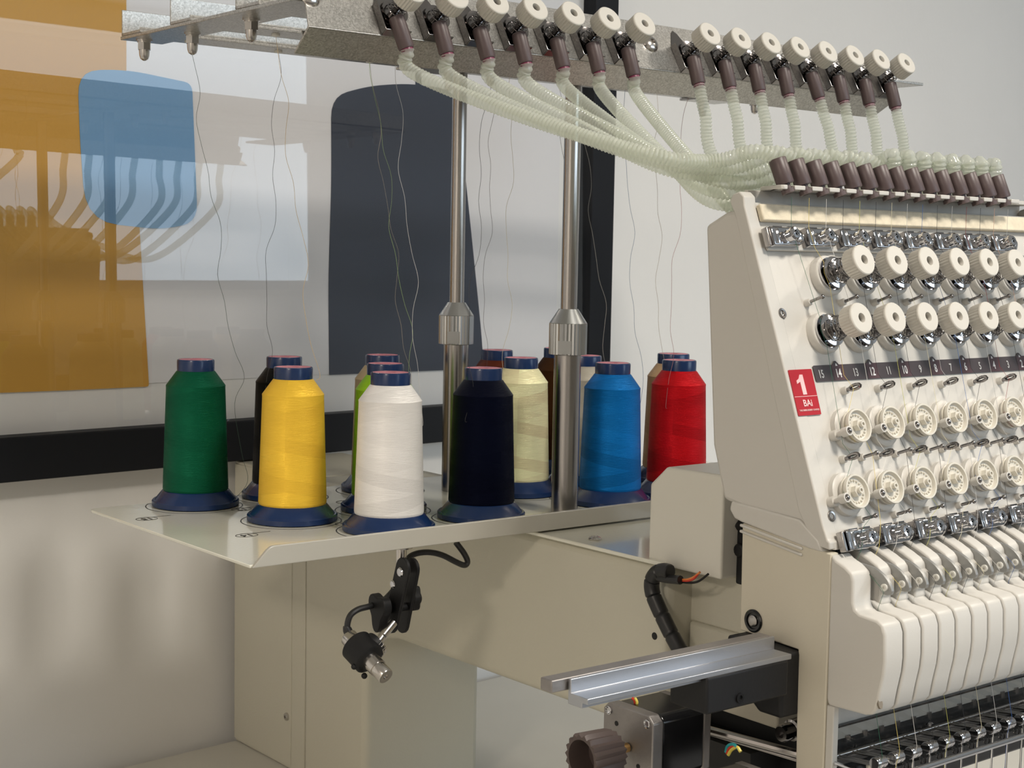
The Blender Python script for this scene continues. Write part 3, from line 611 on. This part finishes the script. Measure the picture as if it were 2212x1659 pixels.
# moulding under the shell and lower block
b=MB(); b.prism([(.886,1.2545),(.888,1.247),(.882,1.240),(.8735,1.238),(.80,1.2275),(.785,1.2265),(.79,1.236),(.81,1.25)],.9495,HR+.0005); b.build('base_moulding',M['white'],hd,bevel=.002,seg=3)
for z in (1.2355,1.2305):
    b=MB(); b.prism([(.8745,z+.0012),(.8745,z-.0012),(.806,z-.0105),(.806,z-.0081)],.9485,.956); b.build('moulding_rib',M['white'],hd,bevel=.0008)
b=MB(); blk=[(.873,1.2375),(.872,1.1455),(.8075,1.1425),(.8045,.98),(.777,.98),(.7768,1.2270),(.80,1.2285)]
b.prism(blk,.9503,.9600); b.build('side_plate',M['beige'],hd,bevel=.0012)
b=MB(); b.prism([(.871,1.236),(.871,1.15),(.81,1.15),(.81,1.236)],.9600,HR-.001); b.build('head_core',M['blackin'],hd)
b=MB(); b.prism([(.868,1.1455),(.868,1.118),(.83,1.088),(.806,1.088),(.806,1.1415)],.9300,.985); b.build('carriage_bracket',M['black'],hd,bevel=.003)
p=PX(1628,1341,.9503); b=MB(); b.rev(p,(-1,0,0),[(.0098,-.001),(.0098,.0010),(.0085,.0018),(.0068,.0016),(.0064,.0004),(.0003,.0004)],32); pg=b.build('plug_ring',M['blackgloss'],hd)
b=MB(); b.rev(p,(-1,0,0),[(.0050,0),(.0048,.0016),(.0040,.0020),(.001,.0020)],24); b.build('plug_centre',M['steel'],pg)
# blades
blade=[(.7775,1.2265),(.7718,1.2225),(.7630,1.2190),(.7560,1.2145),(.7540,1.2085),(.7535,1.1915),(.7515,1.1865),(.7470,1.1840),(.7300,1.1824),(.7245,1.1795),(.7215,1.172),(.7205,1.1515),(.7215,1.140),(.7245,1.1260),(.7270,1.1120),(.7310,1.1070),(.7380,1.1050),(.7680,1.1042),(.7750,1.1040),(.7768,1.11)]
nback=(.7768,1.12)
b=MB(); b.prism(blade,.9505,.9735); b0=b.build('first_needle_cover',M['white'],hd,bevel=.0022,seg=3)
p=PX(1910,1520,.951); b=MB(); mxh=frame(V((.9535,.7265,1.1175)),V((1,0,0)),V((0,.24,.97)).normalized(),V((0,-.97,.24)).normalized()); b.prism([(.0026*math.cos(a),.0050*math.sin(a)) for a in [2*PI*i/16 for i in range(16)]],-.001,.0009,mxh,'z'); b.build('drain_hole',M['hole'],b0)
b=MB(); b.prism([(.809,.98),(.809,1.2),(.775,1.2),(.775,.98)],.9600,.962); b.prism([(.8045,1.060),(.8045,1.2),(.8010,1.2),(.8010,1.060)],.960,HR-.01); b.build('cover_back',M['white'],hd)
neck=[q for q in blade if q[1]>1.186]
lowb=[(.7768,1.1870),(.7515,1.1865)]+[q for q in blade if q[1]<=1.1845 and q!=(.7768,1.11)]+[(.7768,1.11)]
b=MB(); x0=.9760
full=[(.7950,1.2290),(.7800,1.2215)]+[(y,z) for y,z in blade[3:-2]]+[(.795,1.104)]
b.prism(full,x0,x0+.0200)
bl0=b.build('needle_cover',M['white'],hd,Matrix.Translation(V((0,0,0))-hl),bevel=.0020,seg=3)
b=MB(); b.prism([(.7540,1.2110),(.7490,1.2075),(.7486,1.1955),(.7540,1.1915)],x0+.0055,x0+.0200); b.build('cover_stop',M['white'],bl0,Matrix.Identity(4),bevel=.001)
# narrow the neck: lever slot cut is modelled as a dark gap, blades 0.020 wide below and 0.0145 above
def make_blade():
    b=MB(); up_=[(.7950,1.2310),(.7760,1.2262),(.7640,1.2215),(.7560,1.2175),(.7525,1.2140),(.7515,1.2080),(.7515,1.1910),(.7505,1.1868)]+[(.7540,1.1835),(.795,1.1835)]
    lo=[(.795,1.1875),(.7560,1.1890),(.7500,1.1860)]+[(y,z) for y,z in blade if z<1.1845][:-2]+[(.795,1.104)]
    b.prism(up_,x0+.0062,x0+.0203); b.prism(lo,x0,x0+.0203); return b
me=make_blade().build('tmp',M['white'],hd,Matrix.Identity(4)); bl0.data=me.data; bpy.data.objects.remove(me)
for i in range(1,14): dup(bl0,hd,Matrix.Translation(V((TP*i,0,0))-hl))
# take up levers in the slots
def lever():
    P_=[]; c=V((.7400,1.2025)); r=.0088
    for k in range(13):
        a=-PI*.62+PI*1.12*k/12; P_.append((c.x-r*math.cos(a)*1.0 if False else c.x+r*math.sin(a-PI/2)*1.0, c.y-r*math.cos(a-PI/2)*0+r*math.cos(a+PI)*1.0))
    ol=[(.7990,1.2160),(.7700,1.2160),(.7562,1.2147),(.7522,1.2142),(.7480,1.2126),(.7431,1.2100),(.7389,1.2065),(.7355,1.2020),(.7342,1.1985),(.7352,1.1955),(.7388,1.1944),(.7430,1.1948),(.7460,1.1970),(.7484,1.2015),(.7518,1.2058),(.7562,1.2078),(.7700,1.2085),(.7990,1.2085)]
    b=MB(); b.prism(ol,0,.0034); base=b.build('take_up_lever',M['lever'],None,Matrix.Identity(4),bevel=.0005)
    b=MB(); b.rev((-.0006,.7412,1.2005),(-1,0,0),[(.0030,-.001),(.0030,.0008),(.0022,.0010),(.0012,.0006),(.0010,-.0005)],16); b.build('lever_eye',M['eye'],base,Matrix.Identity(4)); return base
lv0=lever(); lv0.parent=hd; LX=.9745
for i in range(15):
    mx_=Matrix.Translation(V((LX+TP*i-.0010,0,.0030))-hl)
    if i==0: lv0.matrix_basis=mx_
    else: dup(lv0,hd,mx_)
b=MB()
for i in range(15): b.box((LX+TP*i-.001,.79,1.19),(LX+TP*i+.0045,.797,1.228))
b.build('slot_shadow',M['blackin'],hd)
# lower bars, needle bars, clamps and rod
b=MB(); b.box((.9512,.7690,.98),(.958,.7766,1.104)); b.build('lower_cheek',M['white'],hd,bevel=.001)
b=MB(); b.box((.958,.8045,1.0),(HR-.01,.812,1.060)); b.box((.958,.800,1.0),(HR-.01,.8045,1.050)); lb=b.build('stop_bar',M['blackgloss'],hd,bevel=.002)
b=MB(); b.box((.9575,.7975,1.0435),(HR-.01,.7995,1.0725)); b.build('acrylic_guard',M['acrylic'],hd,bevel=.0006)
b=MB(); b.box((.957,.7968,1.0718),(HR-.01,.8000,1.0735)); b.build('guard_edge',M['blackgloss'],hd)
pr=MB(); pr.box((0,.7995,1.056),(.0052,.8045,1.0620)); pr.box((.0085,.7995,1.050),(.0100,.8055,1.0525)); pr.box((.0125,.7995,1.050),(.0140,.8055,1.0525))
pr0=pr.build('guard_slot',M['steel'],hd,Matrix.Translation(V((.962,0,0))-hl))
for i in range(1,18): dup(pr0,hd,Matrix.Translation(V((.962+TP*i,0,0))-hl))
for X in (.966,1.118):
    b=MB(); b.rev((X,.7972,1.0505),(0,-1,0),[(.0042,0),(.0042,.0020),(.0030,.0035),(.0012,.0036),(.0010,.0028),(.0003,.0028)],16); b.build('guard_screw',M['chrome'],hd)
b=MB(); b.box((.9725,.7885,1.0490),(HR-.01,.7915,1.0535)); b.box((.9725,.7885,1.0),(.9755,.7915,1.0535)); b.build('clamp_plate_edge',M['steel'],hd,bevel=.0012)
def clamp():
    b=MB(); b.rev((-.0065,.7475,1.0580),(1,0,0),[(.0046,0),(.0050,.0006),(.0050,.0035),(.0044,.0040),(.0044,.0050),(.0050,.0055),(.0050,.0085),(.0044,.0090),(.0044,.0098),(.0048,.0102),(.0048,.0120),(.0042,.0124)],18); base=b.build('needle_clamp',M['chrome'],None,Matrix.Identity(4))
    b=MB(); b.cyl((-.0035,.7900,1.0515),(-.0035,.7500,1.0560),.0012,8); b.cyl((.0015,.7900,1.0515),(.0015,.7500,1.0560),.0012,8); b.cyl((.0070,.7900,1.0490),(.0070,.7500,1.0530),.0010,8); b.build('presser_rod',M['steel'],base,Matrix.Identity(4))
    b=MB(); b.tube([(.0095,.7450+.0035*math.sin(2*PI*i/16),1.0500+.0035*math.cos(2*PI*i/16)) for i in range(16)],.0004,5,closed=True); b.tube([(.0010+.0026*math.cos(2*PI*i/16)+.0085,.7440,1.0490+.0034*math.sin(2*PI*i/16)) for i in range(16)],.0005,5,closed=True); b.build('wire_loop',M['blackgloss'],base,Matrix.Identity(4))
    b=MB(); b.cyl((0,.7475,1.056),(0,.7475,.985),.0009,8); b.build('needle',M['chrome'],base,Matrix.Identity(4)); return base
cl0=clamp(); cl0.parent=hd
for i in range(15):
    mx_=Matrix.Translation(V((1.0058+TP*(i-1),0,0))-hl)
    if i==0: cl0.matrix_basis=mx_
    else: dup(cl0,hd,mx_)
b=MB(); b.box((.978,.758,1.040),(HR-.01,.788,1.0440)); b.build('needle_plate',M['blackgloss'],hd)
b=MB(); b.cyl((.945,.7200,1.0575-.0),(HR,.7200,1.0575),.0000001,4); 
rz=1.0575; b=MB(); b.cyl((.9500,.722,rz-.0015),(HR,.722,rz-.0015),.0026,14); b.cyl((.955,.722,rz-.0015),(.955,.80,rz+.0),.0020,8); b.build('presser_lift_rod',M['chrome'],hd)
b=MB(); q=PY(1885,1652,.76); b.rev(q+V((0,0,-.004)),(0,0,1),[(.0050,0),(.0052,.001),(.0052,.005),(.004,.006),(.0006,.006)],30,rib=(15,.0004,.0049)); b.build('thumb_screw',M['ivory'],hd)
# ------------------------------------------------------------------ coiled tubes
def bez(P,n):
    out=[]
    for i in range(n+1):
        t=i/n; a=1-t; out.append(P[0]*a**3+P[1]*3*a*a*t+P[2]*3*a*t*t+P[3]*t**3)
    return out
def resample(pts,step):
    L=[0]
    for i in range(1,len(pts)): L.append(L[-1]+(pts[i]-pts[i-1]).length)
    n=max(2,int(L[-1]/step)); out=[]; j=0
    for k in range(n+1):
        d=L[-1]*k/n
        while j<len(L)-2 and L[j+1]<d: j+=1
        t=(d-L[j])/max(1e-9,L[j+1]-L[j]); out.append(pts[j].lerp(pts[j+1],min(1,max(0,t))))
    return out
ordn=['first','second','third','fourth','fifth','sixth','seventh','eighth','ninth','tenth','eleventh','twelfth','thirteenth','fourteenth','fifteenth']
for i in range(15):
    p0,d0=TUBE0[i]; p3,d3=TUBE1[i]
    if i<7:
        # each hose leans into the bundle, sags beside the pole and comes in behind the head
        zz=[1.545,1.541,1.536,1.529,1.519,1.509,1.498][i]
        low=V((p3.x-[.085,.085,.085,.080,.085,.09,.10][i],p3.y+.062+.012*(i%3),zz))
        back=p3+V((-.030,.045,-.002-.004*i))
        f_=[.50,.52,.55,.55,.6,.62,.65][i]; q1=p0.lerp(low,f_); q1.z-=[.014,.014,.010,.012,.012,.012,.012][i]
        P_=[p0,p0+d0*.022,q1,low,back,p3+V((-.012,.014,.006)),p3]
    else:
        k=i-7
        aim=p0+d0*.10+V((.012,-.015,-.050))
        low=V((aim.x*.8+p3.x*.2+.0,p3.y+.10,1.462+.003*(k%3)))
        back=p3+V((.004,.050,-.020))
        P_=[p0,p0+d0*.03,p0+d0*.085+V((.002,-.006,-.006)),low,low.lerp(back,.55)+V((0,0,-.010)),back,p3+d3*.012,p3]
    pts=resample(catmull(P_,14),.00092)
    m=MB(); m.tube(pts,.0062,10,rf=lambda j:(.0068,.0063,.0053,.0063)[j%4],caps=False)
    o=m.build('coiled_tube',M['tube'],sharp=80)
    tag(o,('clear coiled tube hanging from the %s tension knob from the left of the rail'%ordn[i]),'tube','clear coiled tubes between rail and needle head')
# ------------------------------------------------------------------ thread cones
CC={'green':((.004,.085,.040),'dark green thread cone at the left end of the rack'),
 'black':((.004,.004,.004),'black thread cone half hidden behind the yellow cone'),
 'tan':((.42,.33,.20),'tan thread cone mostly hidden behind the lime green cone'),
 'brown':((.10,.022,.010),'reddish brown thread cone behind the navy and cream cones'),
 'darkbrown':((.045,.018,.006),'dark brown thread cone glimpsed between the cream cone and front pole'),
 'yellow':((.95,.58,.055),'bright yellow thread cone in front of the black one'),
 'lime':((.26,.52,.015),'lime green thread cone half hidden behind the white cone'),
 'cream':((.95,.82,.50),'pale cream yellow thread cone beside the front steel pole'),
 'silver':((.42,.39,.33),'silvery grey thread cone behind the blue cone and front pole'),
 'tan2':((.50,.33,.18),'light tan thread cone half hidden behind the red cone'),
 'white':((.92,.90,.89),'white thread cone at the front edge of the rack'),
 'navy':((.003,.004,.012),'very dark navy thread cone between white cone and front pole'),
 'blue':((.005,.13,.42),'bright blue thread cone right of the front steel pole'),
 'red':((.46,.006,.010),'red thread cone beside the white needle head')}
def cone_meshes():
    b=MB(); b.lathe([(.0440,0),(.0474,.0008),(.0474,.0058),(.0462,.0072),(.0445,.0070),(.0365,.0165),(.0345,.0175)],48); base=b
    c=MB(); c.lathe([(.0350,.0166),(.0357,.0190),(.0349,.045),(.0335,.085),(.0321,.1265),(.0323,.1290),(.0214,.1436),(.0203,.1446)],56,None,True,True)
    d=MB(); d.lathe([(.0195,.1435),(.0202,.1440),(.0203,.1550),(.0198,.1565),(.0186,.1568),(.0182,.1558)],36)
    e=MB(); e.lathe([(.0183,.1556),(.0183,.15665),(.0060,.15665),(.0055,.1520),(.0003,.1520)],30)
    return base,c,d,e
first=None
for k,(x,y) in CONES.items():
    t=thing('thread_cone',(x,y,1.1802),CC[k][1],'thread cone','thread cones on the rack')
    mt=thread_mat('thread_'+k,CC[k][0],.34 if k!='white' else .38,.24 if k in('cream','red','blue') else .09)
    if first is None:
        parts=cone_meshes(); I=Matrix.Identity(4)
        first=[parts[0].build('cone_base',M['navycap'],t,I),parts[1].build('thread_winding',mt,t,I,sharp=16),parts[2].build('cone_cap',M['navycap'],t,I),parts[3].build('cap_sticker',M['sticker'],t,I)]
    else:
        for j,o in enumerate(first):
            c=o.copy(); COL.objects.link(c); c.parent=t
            if j==1: c.data=o.data.copy(); c.data.materials[0]=mt
    t.rotation_euler.z=x*40; t.scale=(.99,.99,1.021)
# ------------------------------------------------------------------ loose thread running up from each cone
rs=random.Random(4)
for n_,(k,(x,y)) in enumerate(CONES.items()):
    e=eyes[k]; col=CC[k][0]; mt=mat('strand_'+k,tuple(min(1,c*.45+.16*(1 if max(col)>.3 else .25)) for c in col),.5)
    sd_=1 if n_%2==0 else -1
    a0=V((x+.030*sd_,y-.012,1.180+.105)); pts=[a0,a0+V((.002*sd_,0,.004))]
    if k=='green': pts=[V((x+.020,y-.046,1.188)),V((x+.052,y-.022,1.205)),V((x+.050,y-.012,1.235)),V((x+.042,y-.01,1.29))]
    if k=='yellow': pts=[V((x+.020,y-.012,1.326)),V((x+.026,y-.010,1.332))]
    ph=rs.random()*6
    z=pts[-1].z+.03; 
    while z<1.66:
        t=(z-1.3)/(1.686-1.3); t=max(0,t); w_=.006*math.sin(ph+z*38)*(1-t*.5)+.003*math.sin(ph*2+z*80)
        b_=pts[-1] if False else V((pts[1 if k!='green' else 3].x,pts[1].y,z)); q=b_.lerp(e,t); pts.append(V((q.x+w_,q.y,z))); z+=.028
    pts.append(e+V((0,0,-.004)))
    m=MB(); m.tube(catmull(pts,5),.00022,5); o=m.build('thread_strand',mt)
    tag(o,'loose thread rising from the '+CC[k][1].split(' thread cone')[0]+' cone to the eyelet bar','thread','loose threads above the cones')
# ------------------------------------------------------------------ threads down the face of the head
NC=[('dark green',(.01,.12,.06)),('yellow',(.75,.6,.15)),('white',(.8,.78,.74)),('black',(.01,.01,.01)),('lime yellow',(.55,.55,.12)),('dark navy',(.01,.012,.02)),('pale cream',(.78,.72,.5)),('pale grey',(.6,.6,.6)),('blue',(.03,.12,.4)),('charcoal',(.02,.02,.02)),('light grey',(.5,.5,.5)),('dark red',(.25,.01,.02)),('jet black',(.006,.006,.006)),('peach',(.6,.35,.25)),('silver grey',(.45,.45,.45))]
for i,(nm,c) in enumerate(NC):
    odd=i%2==0   # 15,13,... use lower knob row
    X0=SX0+TP*i; kx=(KX2+.0448*(i//2)) if odd else (KX1+.0448*(i//2)); ks=.1258 if odd else .0748
    wx=(.984+.0448*(i//2)) if odd else (1.007+.0448*(i//2)); ws=.2635 if odd else .2095
    hx=wx+.0085; hs=.2345 if odd else .1765
    pts=[V((X0+.0045,.8615,1.5125)),H(X0+.0085,.034,.0105),H(X0+.0095,.052,.0105)]
    pts+=[H(kx-.010,ks-.010,.0105),H(kx-.013,ks,.0105),H(kx-.010,ks+.012,.0105)]
    pts+=[H(hx-.004,hs-.012,.0085),H(hx,hs+.001,.012),H(wx-.0115,ws-.006,.0125),H(wx-.0165,ws+.004,.0125),H(wx-.006,ws+.0125,.0115),H(wx+.008,ws+.012,.011)]
    px_=(1.0165+.0448*(i//2)) if not odd else (.9955+.0448*(i//2)); ps=.2345 if not odd else .2855
    pts+=[H(px_-.001,ps,.014)]
    lx=LX+TP*i-.003
    pts+=[H((px_+lx)/2+.003,.292,.0105),H(lx+.004,.3015+.0085,.0115),V((lx,.768,1.2210)),V((lx,.7430,1.2030)),V((lx,.7405,1.1995)),V((LX+TP*i+.0003,.7480,1.1850)),V((LX+TP*i+.0003,.7480,1.110)),V((lx+.006,.7400,1.066)),V((lx+.006,.7440,1.05)),V((lx+.006,.7455,.99))]
    m=MB(); m.tube(pts,.00017,5); o=m.build('machine_thread',mat('strand_'+nm.replace(' ','_'),c,.5))
    tag(o,'%s thread strung down the head face under the %s brown socket from the left'%(nm,ordn[i]),'thread','threads on the needle head')
# ------------------------------------------------------------------ laser pointer on a jointed clamp under the rack
lp=thing('positioning_laser',(.826,1.2,1.176),'small black positioning laser on a jointed metal clamp hanging under the rack','laser pointer')
b=MB(); b.cyl((.830,1.205,1.1768),(.830,1.205,1.150),.0052,16); b.cyl((.830,1.205,1.1768),(.830,1.205,1.1745),.011,20); b.build('mounting_stud',M['bolt'],lp)
def link(X,pxy,name):
    (xa,ya),(xb,yb)=pxy; A=PX(xa,ya,X); B=PX(xb,yb,X); d=(B-A); d.x=0; d.normalize(); n=V((0,-d.z,d.y)); r=.0105; P_=[]
    for k in range(9): a=PI*k/8; q=A+n*r*math.cos(a)-d*r*math.sin(a); P_.append((q.y,q.z))
    for k in range(9): a=PI*k/8; q=B-n*r*math.cos(a)+d*r*math.sin(a); P_.append((q.y,q.z))
    m=MB(); m.prism(P_,X,X+.0035); return m.build(name,M['black'],lp,bevel=.0008)
lk=link(.819,((868,1228),(842,1345)),'clamp_link')
link(.838,((888,1228),(866,1345)),'clamp_link')
for (x,y),r in (((865,1236),.0048),((849,1262),.0040)):
    b=MB(); b.rev(PX(x,y,.819)+V((.001,0,0)),(-1,0,0),[(r,0),(r,.0015),(r*.8,.0025),(r*.2,.003)],16); b.build('joint_screw',M['chrome'],lk)
c=PX(829,1318,.812); b=MB(); P_=[]
for k in range(36): a=2*PI*k/36; r=.0150+.0035*math.cos(3*a); P_.append((c.y+r*math.cos(a+.6)*.85,c.z+r*math.sin(a+.6)*1.15))
b.prism(P_,c.x-.009,c.x); b.cyl(c,(.845,c.y,c.z),.004,12); b.build('wing_knob',M['black'],lp,bevel=.002,seg=3)
c=PX(902,1290,.852); b=MB(); P_=[]
for k in range(24): a=2*PI*k/24; r=.0105+.0012*math.cos(6*a); P_.append((c.y+r*math.cos(a)*.8,c.z+r*math.sin(a)*1.2))
b.prism(P_,.8425,.852); b.build('rear_knob',M['black'],lp,bevel=.002)
ra=PY(850,1345,1.197); rb=PY(812,1392,1.192); b=MB(); b.cyl(ra,rb,.0042,14); 
d=(rb-ra).normalized(); b.tube([ra+d*((rb-ra).length*.6)+d*.0016*k*.5+(V((math.cos(k),0,0))*.0) for k in range(3)],.0046,8); b.build('threaded_rod',M['bolt'],lp)
b=MB(); b.rev(rb-d*.001,d,[(.0118,0),(.0125,.0006),(.0125,.0052),(.0118,.0058)],48,rib=(24,.0005,.0119)); b.build('knurled_nut',M['bolt'],lp)
la=PY(768,1392,1.202); lb_=PY(817,1444,1.170); d=(lb_-la).normalized(); b=MB(); Lb=(lb_-la).length
b.rev(la,d,[(.0150,0),(.0160,.001),(.0160,Lb*.62),(.0150,Lb*.64),(.0125,Lb*.66)],32); b.rev(rb+d*0,(la+d*Lb*.35-rb),[(.0125,0),(.0125,.01)],24); b.build('laser_barrel',M['black'],lp)
b=MB(); b.rev(la+d*Lb*.6,d,[(.0088,0),(.0088,.014),(.0078,.014),(.0078,.013),(.0080,.0145),(.0080,.026),(.0074,.027),(.003,.027),(.0028,.0255),(.0003,.0255)],28); b.build('lens_tip',M['bolt'],lp)
b=MB(); b.rev(la-d*.001,-d,[(.0085,0),(.0085,.010),(.0078,.011),(.0003,.011)],24); b.build('tail_cap',M['bolt'],lp)
for x,y in ((765,1440),(787,1460)):
    b=MB(); q=PY(x,y,1.185); b.ball(q,.0030,10); b.build('set_screw',M['black'],lp)
cpts=[PY(x,y,Y) for x,y,Y in ((757,1376,1.212),(751,1362,1.213),(751,1346,1.213),(758,1328,1.213),(775,1316,1.213),(800,1309,1.214),(830,1296,1.222),(868,1250,1.23),(880,1210,1.23),(896,1197,1.23),(925,1193,1.225),(955,1199,1.22),(985,1214,1.215),(1003,1221,1.215),(1010,1213,1.215),(1002,1195,1.215),(985,1172,1.217))]
b=MB(); b.tube(catmull(cpts,6),.0030,10); b.rev(cpts[0],cpts[1]-cpts[0],[(.0045,0),(.0045,.008),(.003,.012)],12); b.build('power_cable',M['rubber'],lp)
